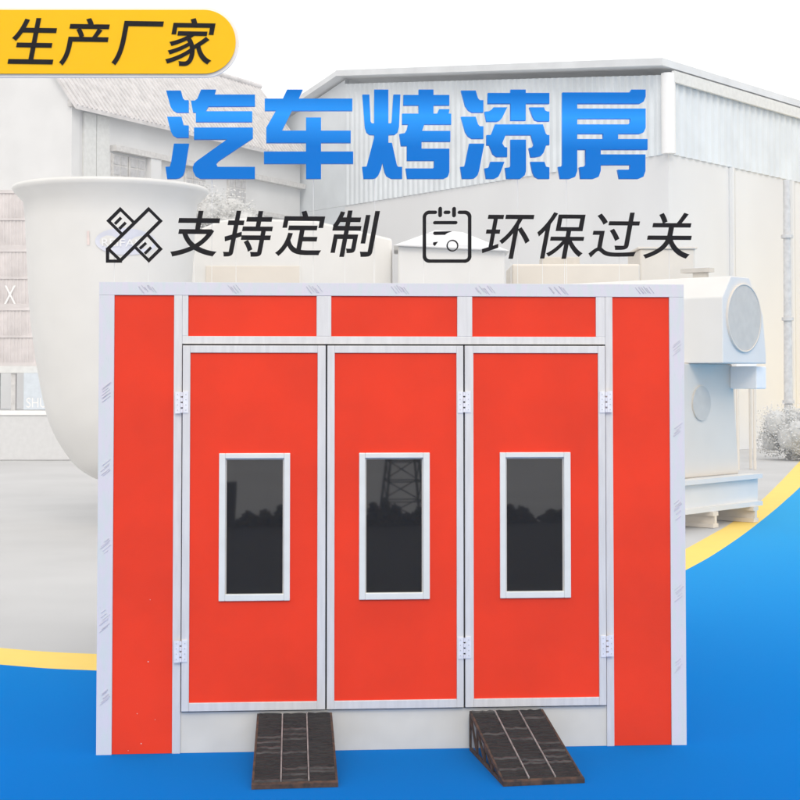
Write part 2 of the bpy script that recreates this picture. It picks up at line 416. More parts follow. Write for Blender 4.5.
def glyph_mesh(ch, box, name, parent, mk, org, plane, shear=.2, off=0.0, ext=.03, y=0.0):
    c = bpy.data.curves.new(name, 'FONT'); c.body = ch; c.size = 1; c.extrude = .02; c.bevel_depth = off; c.bevel_resolution = 0
    o = bpy.data.objects.new('tmp', c); col.objects.link(o)
    bpy.context.view_layer.update()
    me = bpy.data.meshes.new_from_object(o.evaluated_get(bpy.context.evaluated_depsgraph_get()))
    bpy.data.objects.remove(o)
    zm = max(abs(v.co.z) for v in me.vertices)
    x0, x1, y0, y1 = box
    (ua, za), (ub, zb_) = plane(x0, y1), plane(x1, y0)
    for v in me.vertices: v.co.x += v.co.y*shear
    xs = [v.co.x for v in me.vertices]; ys = [v.co.y for v in me.vertices]
    ax, bx, ay, by = min(xs), max(xs), min(ys), max(ys)
    for v in me.vertices:
        X = ua + (v.co.x-ax)/(bx-ax)*(ub-ua); Zz = za + (v.co.y-ay)/(by-ay)*(zb_-za)
        v.co = Vector((X - org[0], y + v.co.z/zm*ext/2, Zz - org[1]))
    bm = bmesh.new(); bm.from_mesh(me); bmesh.ops.recalc_face_normals(bm, faces=bm.faces); bm.to_mesh(me); bm.free()
    me.materials.clear(); me.materials.append(M[mk])
    r = bpy.data.objects.new(name, me); col.objects.link(r); r.parent = parent
    return r
def sign_root(name, label, cat, u, z, off=SOFF, group=None):
    p = world_of(u, off); return thing(name, label, cat, (p.x, p.y, z), ANG, group)
def rods(root, org, pts):
    for (px, py) in pts:
        u, z = S(px, py); m_ = MB(); m_.tube((u-org[0], .03, zt-.006-org[1]), (u-org[0], .03, z-org[1]), .0019, n=8); m_.build('support_rod', 'rod', root)

CH = {
 0: ((160, 85), [[(50,48),(168,48),(185,110),(200,125),(230,125),(230,222),(135,222),(105,205),(85,175)],
   [(58,257),(173,257),(190,325),(230,327),(230,423),(135,423),(105,405),(88,375)],
   [(113,472),(233,472),(198,690),(185,725),(160,745),(130,752),(58,752),(45,657),(80,655),(90,620)],
   [(330,40),(448,40),(437,80),(760,80),(760,173),(387,175),(365,213),(738,213),(738,298),(288,298),(288,222),(265,222),(248,128),(280,128),(300,112)],
   [(273,343),(743,343),(743,428),(470,610),(450,632),(462,657),(760,657),(760,752),(325,752),(285,730),(265,690),(263,660),(275,630),(300,607),(537,438),(273,438)]]),
 1: ((260, 85), [[(217,40),(342,40),(308,112),(738,112),(738,208),(255,208),(175,368),(368,368),(368,263),(488,263),(488,368),(725,368),(725,465),(488,465),(488,535),(745,535),(745,632),(488,632),(488,752),(368,752),(368,632),(32,632),(32,535),(368,535),(368,465),(50,465),(50,345),(128,208),(38,208),(38,112),(183,112)]]),
 2: ((357, 85), [[(137,40),(250,40),(250,310),(270,310),(277,295),(290,80),(346,80),(335,340),(325,380),(300,400),(250,402),(250,465),(278,465),(318,645),(328,657),(360,657),(360,752),(275,752),(235,730),(220,700),(203,625),(190,680),(170,725),(150,745),(125,752),(52,752),(40,657),(75,655),(85,620),(137,420),(137,402),(100,400),(75,380),(62,340),(42,80),(98,80),(108,295),(118,310),(137,310)],
   [(492,40),(610,40),(610,83),(737,83),(737,165),(610,165),(610,232),(640,232),(655,197),(738,197),(732,232),(752,232),(752,318),(537,318),(520,370),(745,370),(745,455),(515,455),(515,512),(737,512),(737,700),(725,735),(690,752),(400,752),(387,670),(605,670),(615,660),(615,608),(398,608),(398,490),(350,490),(337,395),(380,388),(397,360),(407,318),(360,318),(360,232),(492,232),(492,165),(370,165),(370,83),(492,83)]]),
 3: ((455, 85), [[(46,48),(163,48),(182,110),(197,125),(225,125),(225,222),(135,222),(105,205),(80,170)],
   [(46,257),(163,257),(182,318),(197,333),(225,333),(225,432),(135,432),(103,412),(80,378)],
   [(112,472),(232,472),(190,690),(178,725),(155,747),(125,752),(55,752),(40,657),(72,655),(80,630)],
   [(442,40),(563,40),(563,67),(752,67),(752,152),(563,152),(563,287),(442,287),(442,152),(260,152),(260,67),(442,67)],
   [(305,182),(415,182),(375,265),(355,287),(330,295),(250,295),(233,217),(270,213),(290,200)],
   [(592,182),(708,182),(718,207),(735,215),(752,215),(752,293),(665,293),(635,283),(617,250)],
   [(318,318),(700,318),(722,390),(735,403),(752,403),(752,482),(727,482),(705,545),(685,570),(640,580),(603,580),(588,507),(615,502),(627,480),(605,403),(403,403),(375,470),(395,500),(415,503),(415,577),(330,577),(300,555),(272,485),(250,483),(250,403),(280,403),(290,392)],
   [(442,440),(565,440),(565,690),(555,725),(520,752),(410,752),(398,665),(430,662),(442,650)],
   [(280,617),(393,617),(362,700),(345,735),(310,752),(247,752),(233,670),(262,665),(272,650)],
   [(600,617),(712,617),(725,655),(752,662),(752,752),(665,752),(635,735),(618,700)]]),
 4: ((553, 85), [[(72,63),(610,63),(622,40),(737,40),(737,95),(722,135),(690,152),(190,152),(190,192),(737,192),(737,345),(722,380),(690,393),(517,393),(517,435),(752,435),(752,520),(378,520),(378,558),(735,558),(735,690),(720,735),(680,752),(528,752),(513,680),(600,680),(613,670),(613,642),(378,642),(378,690),(362,735),(320,752),(218,752),(208,660),(245,655),(258,640),(258,520),(190,520),(190,690),(175,735),(130,752),(55,752),(38,657),(62,655),(72,640)],
   [(190,272),(615,272),(615,300),(600,318),(190,318)], [(190,393),(398,393),(398,435),(190,435)]]),
}
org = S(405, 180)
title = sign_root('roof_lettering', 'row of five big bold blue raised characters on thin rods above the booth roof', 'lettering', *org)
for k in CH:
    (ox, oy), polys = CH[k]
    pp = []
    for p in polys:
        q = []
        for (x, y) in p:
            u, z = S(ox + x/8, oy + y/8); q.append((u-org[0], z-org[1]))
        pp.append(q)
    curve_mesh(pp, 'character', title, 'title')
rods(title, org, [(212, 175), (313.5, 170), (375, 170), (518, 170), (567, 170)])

org = S(275, 257)
t = sign_root('roof_lettering', 'row of four slanted black characters, thicker strokes, right of the ruler and pencil symbol', 'lettering', *org)
for ch, bx in zip('支持定制', ((170.2,220.3,211,256.4), (223,273,211,256.5), (275,325.3,210.8,256), (330.4,380,210.8,256.8))):
    glyph_mesh(ch, bx, 'character', t, 'ink', org, S, .19, .012)
rods(t, org, [(194, 245), (236, 240), (300, 250), (345, 250), (374, 245)])
org = S(587, 258)
t = sign_root('roof_lettering', 'row of four slanted black characters, finer strokes, right of the notepad symbol', 'lettering', *org)
for ch, bx in zip('环保过关', ((482,534.2,215,258.6), (537.5,585.4,212.6,258.6), (588.7,639.7,212.8,257.3), (643.3,691.3,213,258.5))):
    glyph_mesh(ch, bx, 'character', t, 'ink', org, S, .19, .004)
rods(t, org, [(511.5, 250), (543, 250), (565, 250), (620, 253), (670, 240)])

class Strokes:
    def __init__(s, org, sx, ox, oy): s.o = org; s.s = sx; s.ox = ox; s.oy = oy; s.mb = MB(); s.k = 0
    def P(s, x, y): u, z = S(s.ox + x/s.s, s.oy + y/s.s); return Vector((u - s.o[0], 0, z - s.o[1]))
    def line(s, a, c, w, cap=False):
        s.k += 1; y = -.015 - s.k*.0004
        A, B = s.P(*a), s.P(*c); d = (B-A).normalized(); nn = Vector((-d.z, 0, d.x)); hw = w/s.s/131/2
        if not cap: A = A - d*hw*.98; B = B + d*hw*.98
        poly = [A+nn*hw, A-nn*hw]
        if cap: poly += [B + (Matrix.Rotation(0, 3, 'Y') @ (-nn*math.cos(t_) + d*math.sin(t_)))*hw for t_ in [math.pi*j/8 for j in range(9)]]; poly = [A+nn*hw] + [A + (nn*math.cos(t_) - d*math.sin(t_))*hw for t_ in [math.pi*j/8 for j in range(1, 8)]] + [A-nn*hw] + poly[2:]
        else: poly += [B-nn*hw, B+nn*hw]
        s.mb.prism([p + Vector((0, y, 0)) for p in poly], (0, .03, 0))
    def poly(s, pts):
        s.k += 1; y = -.015 - s.k*.0004
        s.mb.prism([s.P(*p) + Vector((0, y, 0)) for p in pts], (0, .03, 0))
    def ring(s, c, r, w, a0=0, a1=360, n=40):
        pts = []
        s.k += 1; y = -.015 - s.k*.0004
        full = (a1 - a0) == 360
        an = [math.radians(a0 + (a1-a0)*j/n) for j in range(n + (0 if full else 1))]
        m_ = len(an); vs = []
        for rr in (r-w/2, r+w/2):
            for yy in (y, y+.03):
                for t_ in an: p = s.P(c[0]+rr*math.cos(t_), c[1]+rr*math.sin(t_)); vs.append((p.x, yy, p.z))
        fs = []
        for j in range(m_ if full else m_-1):
            k = (j+1) % m_
            fs += [(j, k, 2*m_+k, 2*m_+j), (m_+j, 3*m_+j, 3*m_+k, m_+k), (j, m_+j, m_+k, k), (2*m_+j, 2*m_+k, 3*m_+k, 3*m_+j)]
        s.mb.add(vs, fs)
org = S(133, 262)
t = sign_root('roof_symbol', 'black outline symbol of a crossed ruler and pencil', 'symbol', *org)
s = Strokes(org, 11.43, 100, 200); W = 36
for a, c in (((233,105),(392,262)), ((233,105),(98,240)), ((98,240),(247,388))): s.line(a, c, W)
for a, c in (((180,265),(232,212)), ((230,322),(285,268))): s.line(a, c, 30)
s.mb.build('ruler_outline', 'ink', t)
s = Strokes(org, 11.43, 100, 200); s.k = 10
for a, c in (((548,402),(693,560)), ((693,560),(558,693)), ((558,693),(408,545))): s.line(a, c, W)
for a, c in (((465,548),(518,500)), ((522,605),(575,552))): s.line(a, c, 30)
s.mb.build('ruler_outline', 'ink', t)
s = Strokes(org, 11.43, 100, 200); s.k = 20
for a, c in (((558,105),(693,240)), ((693,240),(235,693)), ((235,693),(95,558)), ((95,558),(558,105)), ((88,565),(88,700)), ((88,700),(235,700))): s.line(a, c, W)
s.mb.build('pencil_outline', 'ink', t)
rods(t, org, [(114, 255), (148, 250)])
org = S(447, 262)
t = sign_root('roof_symbol', 'black outline symbol of a spiral notepad with a small ring', 'symbol', *org)
s = Strokes(org, 12.3, 415, 200); W = 42; R_ = 62
X0, X1, Y0, Y1 = 115, 672, 152, 752
s.line((X0, Y0+R_), (X0, Y1-R_), W, True); s.line((X1, Y0+R_), (X1, Y1-R_), W, True); s.line((X0+R_, Y1), (X1-R_, Y1), W, True)
s.line((X0+R_, Y0), (250, Y0), W, True); s.line((372, Y0), (415, Y0), W, True); s.line((545, Y0), (X1-R_, Y0), W, True)
s.ring((X0+R_, Y0+R_), R_, W, 180, 270, 10); s.ring((X1-R_, Y0+R_), R_, W, 270, 360, 10); s.ring((X1-R_, Y1-R_), R_, W, 0, 90, 10); s.ring((X0+R_, Y1-R_), R_, W, 90, 180, 10)
s.mb.build('pad_outline', 'ink', t)
s = Strokes(org, 12.3, 415, 200); s.k = 20
s.line((308, 108), (308, 190), 46, True); s.mb.build('spiral_ring', 'ink', t)
s = Strokes(org, 12.3, 415, 200); s.line((480, 108), (480, 190), 46, True); s.mb.build('spiral_ring', 'ink', t)
s = Strokes(org, 12.3, 415, 200)
s.line((242, 279), (502, 279), 40, True); s.mb.build('written_line', 'ink', t)
s = Strokes(org, 12.3, 415, 200); s.poly([(232,390),(455,385),(400,405),(370,427),(240,429),(222,410)]); s.mb.build('written_line', 'ink', t)
s = Strokes(org, 12.3, 415, 200); s.poly([(225,522),(282,514),(245,565),(222,545)])
s.mb.build('written_line', 'ink', t)
s = Strokes(org, 12.3, 415, 200); s.ring((460, 562), 65, 13); s.mb.build('small_ring', 'ink', t)
rods(t, org, [(424, 250), (469.5, 250)])
# struts that carry the loose pieces of the notepad symbol
s = Strokes(org, 12.3, 415, 200)
def wire(a, c):
    m_ = MB(); m_.tube(a, c, .002, n=6); m_.build('tie_wire', 'rod', t)
for yy in (279, 408, 540): wire(s.P(120, yy) + Vector((0, .022, 0)), s.P(250, yy) + Vector((0, .022, 0)))
wire(s.P(530, 562) + Vector((0, .022, 0)), s.P(665, 562) + Vector((0, .022, 0)))
for xx in (308, 480): wire(s.P(xx, 152) + Vector((-.06, .02, 0)), s.P(xx, 152) + Vector((.06, .02, 0)))

# yellow sign board with rounded end, on a post out to the left
org = S(100, 74)
t = sign_root('sign_board', 'yellow sign board with rounded right end and four slanted black characters', 'sign', *org)
def pill(x0, x1, y0, y1):
    r = (y1-y0)/2; pts = [(x0, y1), (x0, y0)] + [(x1-r + r*math.cos(a), (y0+y1)/2 + r*math.sin(a)) for a in [math.radians(-90 + 180*j/40) for j in range(41)]]
    return [(S(x, y)[0]-org[0], S(x, y)[1]-org[1]) for x, y in pts]
curve_mesh([pill(-60, 235.7, 10, 73.8)], 'face_panel', t, 'yellow', .02)
bp_ = curve_mesh([pill(-63, 239, 7, 77)], 'back_panel', t, 'white', .03); bp_.location.y = .026
for ch, bx in zip('生产厂家', ((7.8,57.3,18.8,64), (59.3,110,18.8,65.8), (111.6,164,21.9,65.5), (165.3,215.7,18.8,66))):
    glyph_mesh(ch, bx, 'character', t, 'ink', org, S, .19, .010, .006, -.014)
u, _ = S(-45, 40); m_ = MB(); m_.tube((u-org[0], .11, -org[1]), (u-org[0], .11, S(-45, 8)[1]-org[1]), .05, n=20)
m_.box(u-org[0]-.15, u-org[0]+.15, -.04, .26, -org[1], -org[1]+.02); m_.build('post', 'rod', t)

# ------------------------------------------------------------------ yard machines
# big cream vat
dT = 30.0
ctr = at(110, 380, dT); sc_ = dT / F
prof = []
for (r, y) in ((0.5, 482), (16, 477), (36, 462), (56, 430), (66, 396), (74, 350), (79, 310), (82, 260), (84, 222), (86, 203), (95, 194), (97, 191), (96, 188), (88, 187), (70, 190), (60, 230)):
    prof.append((r*sc_, EYE + (380-y)*sc_))
t = thing('vat', 'large cream round-bottomed vat with flared rim left of the booth', 'vat', (ctr.x, ctr.y, 0))
prof_s = smooth(prof[:9], 6) + prof[9:]
b = MB(); b.lathe(prof_s, (0, 0, 0), 96); b.build('bowl', 'cream', t, fixn=False)
for (x, y) in ((.1, -.3), (.1, .5), (.8, -.3), (.8, .5)):
    b = MB(); b.tube((x, y, 0), (x, y, 1.5), .07); b.build('leg', 'creamshade', t)
# badge on vat, laid on its curved wall
def on_vat(px, py, lift):
    p = at(px, py, dT-1.4); z = p.z; x = p.x - ctr.x
    rr = next((prof[i][0] + (prof[i+1][0]-prof[i][0])*(z-prof[i][1])/(prof[i+1][1]-prof[i][1]) for i in range(11) if prof[i][1] <= z <= prof[i+1][1]), 1.5) + lift
    return Vector((x, -math.sqrt(max(.01, rr*rr - x*x)), z))
b = MB(); ring_ = [on_vat(126 + 29*math.cos(2*math.pi*j/32), 242 + 13.5*math.sin(2*math.pi*j/32), .012) for j in range(32)]
b.add([on_vat(126, 242, .013)] + ring_, [(0, 1+j, 1+(j+1) % 32) for j in range(32)]); bd = b.build('badge', 'badge', t, fixn=False)
def flat_text(txt, w, mk, name, parent, fn):
    c = bpy.data.curves.new(name, 'FONT'); c.body = txt; c.size = 1; c.extrude = 0
    o = bpy.data.objects.new('tmp', c); col.objects.link(o); bpy.context.view_layer.update()
    me = bpy.data.meshes.new_from_object(o.evaluated_get(bpy.context.evaluated_depsgraph_get())); bpy.data.objects.remove(o)
    xs = [v.co.x for v in me.vertices]; x0, x1 = min(xs), max(xs)
    for v in me.vertices: v.co = fn((v.co.x-x0)/(x1-x0), v.co.y)
    me.materials.clear(); me.materials.append(M[mk]); r = bpy.data.objects.new(name, me); col.objects.link(r); r.parent = parent; return r
flat_text('REIFAN', 1, 'white', 'badge_text', bd, lambda s_, y: on_vat(104 + 40*s_, 247 - 11*y, .03))
b = MB(); b.prism([on_vat(89, 232, .01), on_vat(91.5, 232, .01), on_vat(91.5, 246, .01), on_vat(89, 246, .01)], (0, -.004, 0)); b.build('red_mark', 'redmark', t)

# right hand blower on skid
aB = math.radians(-41)
ox_ = at(723, 363, 30.0)
t = thing('blower_unit', 'cream blower housing with a big round port, on a beam skid right of the booth', 'machine', (ox_.x, ox_.y, 0), aB)
zb0 = ox_.z; zc = at(723, 297, 30).z; z1_ = at(730, 275, 30).z
def oct_prism(b, x0, x1, yz, mi=0): b.prism([(x0, y, z) for y, z in yz], (x1-x0, 0, 0), mi)
b = MB(); yz = [(0, zb0), (0, zc), (.34, z1_), (1.05, z1_), (1.6, zc-.3), (1.72, zb0+.15), (1.72, zb0)]
oct_prism(b, -4.2, 0, yz); b.build('hood', 'cream', t, .02)
def disc(b, x, cy, cz, r, th=.03, n=40, mi=0): b.tube((x-.001, cy, cz), (x+th, cy, cz), r, n=n, mi=mi)
b = MB(); disc(b, 0, .80, (zb0+z1_)/2+.04, .64); pb = b.build('port', 'port', t)
b = MB()
vs = []
cz_ = (zb0+z1_)/2+.04
for rr, xx in ((.64, .0), (.64, .04), (.67, .04), (.67, .0)):
    for j in range(48): a = 2*math.pi*j/48; vs.append((xx, .80+rr*math.cos(a), cz_+rr*math.sin(a)))
b.add(vs, [(i*48+j, i*48+(j+1) % 48, (i+1)*48+(j+1) % 48, (i+1)*48+j) for i in range(3) for j in range(48)], 0, True); b.build('port_rim', 'creamshade', t)
zs = .95
b = MB(); b.prism([(-.75, -.75, zb0-.003), (-.75, 1.7, zb0-.003), (-.75, 1.95, zs), (-.75, -.75, zs)], (-3.2, 0, 0)); lb = b.build('lower_body', 'creamshade', t, .02)
b = MB(); disc(b, -.75, .45, zb0-.78, .34); b.build('port', 'port', lb)
b = MB(); b.box(-.75, -.15, 1.6, 2.0, zb0-.5, zb0-.05); b.build('side_box', 'white', t, .02)
b = MB()
for xx in (-.55, -2.2, -3.8):
    b.box(xx-.14, xx+.14, -1.6, 2.3, zs-.09, zs-.001); b.box(xx-.03, xx+.03, -1.6, 2.3, zs-.55, zs-.09); b.box(xx-.14, xx+.14, -1.6, 2.3, zs-.64, zs-.55)
b.build('skid_beam', 'cream', t)
b = MB()
for yy in (-1.3, .3, 1.9):
    b.box(-4.2, -.35, yy-.1, yy+.1, zs-.72, zs-.641); b.box(-4.2, -.35, yy-.1, yy+.1, 0, .08); b.box(-4.2, -.35, yy-.04, yy+.04, .08, zs-.72)
b.build('cross_member', 'creamshade', t)
b = MB(); b.box(-1.0, -.7, .6, .7, z1_, z1_+.12); b.box(-1.25, -.6, .55, .75, z1_+.12, z1_+.2); b.build('valve', 'port', t)

# other cream machine bodies behind the booth
def bodybox(name, label, x0, x1, ytop, d, depth, mk, yslope=0, extra=None):
    a = at(x0, ytop, d); c = at(x1, ytop, d)
    t = thing(name, label, 'machine', ((a.x+c.x)/2, a.y, 0))
    w = (c.x-a.x)/2
    b = MB(); b.prism([(-w, 0, 0), (w, 0, 0), (w, 0, a.z+yslope), (-w, 0, a.z)], (0, depth, 0)); b.build('housing', mk, t, .04)
    return t, w, a.z
# rounded drum
a = at(168, 218, 34); c = at(392, 218, 34); zt_ = a.z
t = thing('dust_collector', 'cream rounded machine casing with a grey square hatch, behind the booth left of centre', 'machine', ((a.x+c.x)/2, a.y, 0))
w = (c.x-a.x)/2
b = MB(); pts = [(-w, 0, 0), (-w, 0, zt_-1.6)] + [(-w + 1.5*(1-math.cos(math.radians(q))), 0, zt_-1.6+1.6*math.sin(math.radians(q))) for q in range(15, 91, 15)] + [(w*.3, 0, zt_-.05), (w, 0, zt_-.45), (w, 0, 0)]
b.prism(pts, (0, 2.6, 0)); b.build('casing', 'cream', t, .05)
hp = at(206, 266, 34); hq = at(300, 266, 34)
b = MB(); b.box(hp.x-(a.x+c.x)/2, hq.x-(a.x+c.x)/2, -.04, -.001, hp.z-1.6, hp.z); b.build('hatch', 'creamshade', t, .01)
t, w, zz = bodybox('machine_cabinet', 'low cream machine cabinet showing above the booth roof, beneath the notepad symbol', 398, 505, 246, 33, 2, 'cream', -.1)
b = MB(); b.prism([(-w-.1, -.15, zz), (w+.1, -.15, zz-.12), (w*.2, -.15, zz+.28), (-w*.3, -.15, zz+.32)], (0, 2.3, 0)); b.build('cover', 'white', t, .02)
t, w, zz = bodybox('machine_cabinet', 'plain grey-cream cabinet behind the booth, right of the notepad symbol', 512, 640, 264, 35, 2, 'creamshade')
b = MB(); b.box(-w*.5, w*.1, .5, 1.2, zz, zz+.2); b.build('cap', 'port', t, .02)
t, w, zz = bodybox('machine_cabinet', 'tall cream cabinet behind the blower housing at the right end of the booth', 640, 695, 249, 37, 2, 'creamshade')
b = MB(); b.box(-w-.05, w+.05, -.05, 2.05, zz, zz+.05); b.build('cap', 'creamshade', t, .01)

# ------------------------------------------------------------------ loading dock with containers, left
dC = 56.0
p0 = at(-60, 411, dC); p1 = at(150, 411, dC)
t = thing('loading_dock', 'long pale raised dock under the faded red containers at the far left', 'dock', ((p0.x+p1.x)/2, p0.y, 0))
w = (p1.x-p0.x)/2
b = MB(); b.box(-w, w, 0, 6, 0, p0.z); b.build('platform', 'crate', t, .03)
b = MB(); b.box(-w, w, -.06, -.001, p0.z-.14, p0.z+.02); b.build('kerb_rail', 'white', t)
zd = p0.z + .021
def container(z0, h, label, sh=0):
    q0 = at(-55+sh, 300, dC+.6); q1 = at(88+sh, 300, dC+.6); w = (q1.x-q0.x)/2
    t = thing('shipping_container', label, 'container', ((q0.x+q1.x)/2, q0.y, z0), 0, 'containers stacked on the dock')
    b = MB(); n_ = 40
    pts = []
    for k in range(n_):
        x = -w + 2*w*k/n_; s_ = 2*w/n_
        pts += [(x, 0), (x+s_*.35, 0), (x+s_*.5, .022), (x+s_*.85, .022)]
    pts += [(w, 0), (w, 2.4), (-w, 2.4)]
    b.prism([(x, y, .12) for x, y in pts], (0, 0, h-.24)); b.build('corrugated_wall', 'container', t)
    b = MB(); b.box(-w-.02, w+.02, -.04, 2.44, 0, .12); b.box(-w-.02, w+.02, -.04, 2.44, h-.12, h-.002)
    for kk in (-1, 1): b.box(kk*w-.06, kk*w+.06, -.045, -.001, .12, h-.12)
    b.box(-w, w, -.035, -.001, h*.48, h*.52)
    b.build('edge_rail', 'container', t)
    return t
zh = (at(0, 190, dC+.6).z - at(0, 366, dC+.6).z)/3
zc0 = at(0, 366, dC+.6).z
b = MB(); q0 = at(-55, 390, dC+.5); q1 = at(80, 390, dC+.5); w = (q1.x-q0.x)/2
t = thing('flatbed_stand', 'low pale stand with a pale blue box between dock and lowest container', 'stand', ((q0.x+q1.x)/2, q0.y, zd))
b = MB(); b.box(-w, w, 0, 2.4, zc0-zd-.25, zc0-zd-.002); b.build('bed', 'shutter', t)
for k in range(5):
    xx = -w+.3+(2*w-.6)*k/4
    for y_ in (.1, 2.0): b = MB(); b.box(xx-.08, xx+.08, y_, y_+.2, 0, zc0-zd-.25); b.build('leg', 'timber', t)
e0 = at(24, 392, dC+.3); e1 = at(50, 373, dC+.3); cx = (q0.x+q1.x)/2
b = MB(); b.box(e0.x-cx, e1.x-cx, -.25, -.02, .02, e1.z-zd); bx_ = b.build('pale_box', 'paleblue', t)
flat_text('SHU', 1, 'white', 'box_lettering', bx_, lambda s_, y: Vector((e0.x-cx+.1+(e1.x-e0.x-.2)*s_, -.256, .1 + .5*y)))
names = ['faded red container at the bottom of the stack by the left edge', 'faded red container in the middle of the stack by the left edge', 'faded red container on top of the stack by the left edge']
for k in range(3):
    cc = container(zc0 + k*zh, zh, names[k])
    if k == 1:
        loc = cc.location
        f0 = at(4, 304, dC+.55); f1 = at(16, 285, dC+.55)
        cw = flat_text('X', 1, 'white', 'painted_mark', cc, lambda s_, y: Vector((f0.x-loc.x+(f1.x-f0.x)*s_, -.05, f0.z-loc.z+(f1.z-f0.z)*y/.7)))
for (px, py, r) in ((14, 424, .5), (30, 428, .6)):
    pass

# ------------------------------------------------------------------ plaster house, left
A = at(70, 95, 65.0); B = at(300, 152, 81.0); ez = A.z
fd = Vector((B.x-A.x, B.y-A.y, 0)); Lh = fd.length; fd.normalize()
hr = math.atan2(fd.y, fd.x)
t = thing('plaster_house', 'white plaster house with a grey tiled gable roof at the upper left', 'house', (A.x, A.y, 0), hr)
Wd = 5.4; rise = 3.4
# local: x along facade, y = left/back of it
b = MB(); b.prism([(0, 0, 0), (0, Wd, 0), (0, Wd, ez), (0, Wd/2, ez+rise), (0, 0, ez)], (Lh, 0, 0)); b.build('wall', 'plaster', t)
b = MB(); ov = .55
def slope(y0, z0, y1, z1, lift, tk=.16):
    b.prism([(-.3, y0, z0+lift), (-.3, y1, z1+lift), (-.3, y1, z1+lift+tk), (-.3, y0, z0+lift+tk)], (Lh+.6, 0, 0))
k_ = rise/(Wd/2)
slope(-ov, ez-ov*k_, Wd/2, ez+rise, .03); slope(Wd/2+.001, ez+rise, Wd+ov, ez-ov*k_, .03)
nr = 60
for k in range(nr):
    x = -.2 + (Lh+.4)*k/(nr-1)
    b.tube((x, -ov-.02, ez-ov*k_+.20), (x, Wd/2, ez+rise+.19), .05, n=6)
b.tube((-.35, Wd/2, ez+rise+.25), (Lh+.35, Wd/2, ez+rise+.25), .14, n=8)
b.build('roof', 'tile', t)
b = MB(); b.box(-.15, Lh, -.22, -.001, ez-.5, ez-.2); b.box(2.65, Lh, -.35, -.001, ez-2.0, ez-1.75); b.box(.6, Lh, -.5, -.001, ez-3.75, ez-3.55); b.build('timber_beam', 'timber', t)
b = MB(); b.box(-.02, .5, -.12, -.002, 0, ez-.51); b.build('corner_pillar', 'plaster', t)
def win(x0, x1, z0, z1, mk, grid):
    b = MB(); b.box(x0, x1, -.10, -.003, z0, z1); f = b.build('window', mk, t)
    if grid:
        b = MB(); nx, nz = grid
        for i in range(nx):
            for j in range(nz):
                a0 = x0 + .08 + (x1-x0-.08)*i/nx; a1 = x0 + (x1-x0-.08)*(i+1)/nx; c0 = z0 + .08 + (z1-z0-.08)*j/nz; c1 = z0 + (z1-z0-.08)*(j+1)/nz
                b.box(a0, a1, -.125, -.101, c0, c1)
        b.build('pane', 'pane', f)
win(.8, 1.6, ez-3.4, ez-.6, 'shutter', None); win(1.65, 2.5, ez-3.4, ez-.6, 'shutter', None)
win(2.7, 3.75, ez-3.5, ez-2.1, 'timber', (2, 3)); win(3.85, 5.0, ez-3.5, ez-2.1, 'timber', (2, 3))
win(8.0, 9.6, ez-3.5, ez-2.1, 'timber', (3, 3)); win(11.5, 13, ez-3.5, ez-2.1, 'timber', (3, 3))
b = MB(); b.box(5.15, 5.9, -.3, -.002, ez-3.5, ez-2.01); b.build('white_pillar', 'plaster', t)
for zz in (ez-7.5, ez-11.3):
    for xx in (2, 6, 10, 14): win(xx, xx+1.5, zz, zz+1.7, 'timber', (3, 3))

# small tree between house and warehouse
def crown(name, label, cat, base, h0, h1, rx, nleaf, trunk_r, lobes):
    t = thing(name, label, cat, base)
    b = MB(); b.tube((0, 0, 0), (.1, .05, h0+.5*(h1-h0)), trunk_r, trunk_r*.4, n=10)
    for k in range(5):
        a = k*1.3; b.tube((.03, .02, h0*.8), (rx*.6*math.cos(a), rx*.6*math.sin(a), h0+(h1-h0)*random.uniform(.4, .8)), trunk_r*.4, trunk_r*.1, n=6)
    b.build('trunk', 'bark', t)
    b = MB(); cs = [(random.uniform(-.6, .6)*rx, random.uniform(-.6, .6)*rx, random.uniform(h0, h1-rx*.3), random.uniform(.35, .6)*rx) for _ in range(lobes)]
    for c in cs: b.lathe([(c[3]*.62*math.sin(math.radians(q))*(1 + .08*math.sin(q)), -c[3]*.62*math.cos(math.radians(q))) for q in range(0, 181, 20)], c[:3], 12)
    for _ in range(nleaf):
        c = random.choice(cs); d = Vector((random.gauss(0, 1), random.gauss(0, 1), random.gauss(0, 1))).normalized()*c[3]*random.uniform(.6, 1.1)
        p = Vector(c[:3]) + d; p.z = max(.05, p.z); s_ = random.uniform(.03, .055)
        u_ = Vector((random.gauss(0, 1), random.gauss(0, 1), random.gauss(0, 1))).normalized()*s_; v_ = u_.orthogonal().normalized()*s_*.6
        b.add([p-u_, p-v_, p+u_, p+v_], [(0, 1, 2, 3)])
    b.build('crown', 'leaf', t, fixn=False)
p = at(222, 238, 58)
crown('tree', 'small hazy tree between the house and the blue warehouse', 'tree', (p.x, p.y, 0), p.z-1.0, p.z+1.7, 1.5, 9000, .16, 14)

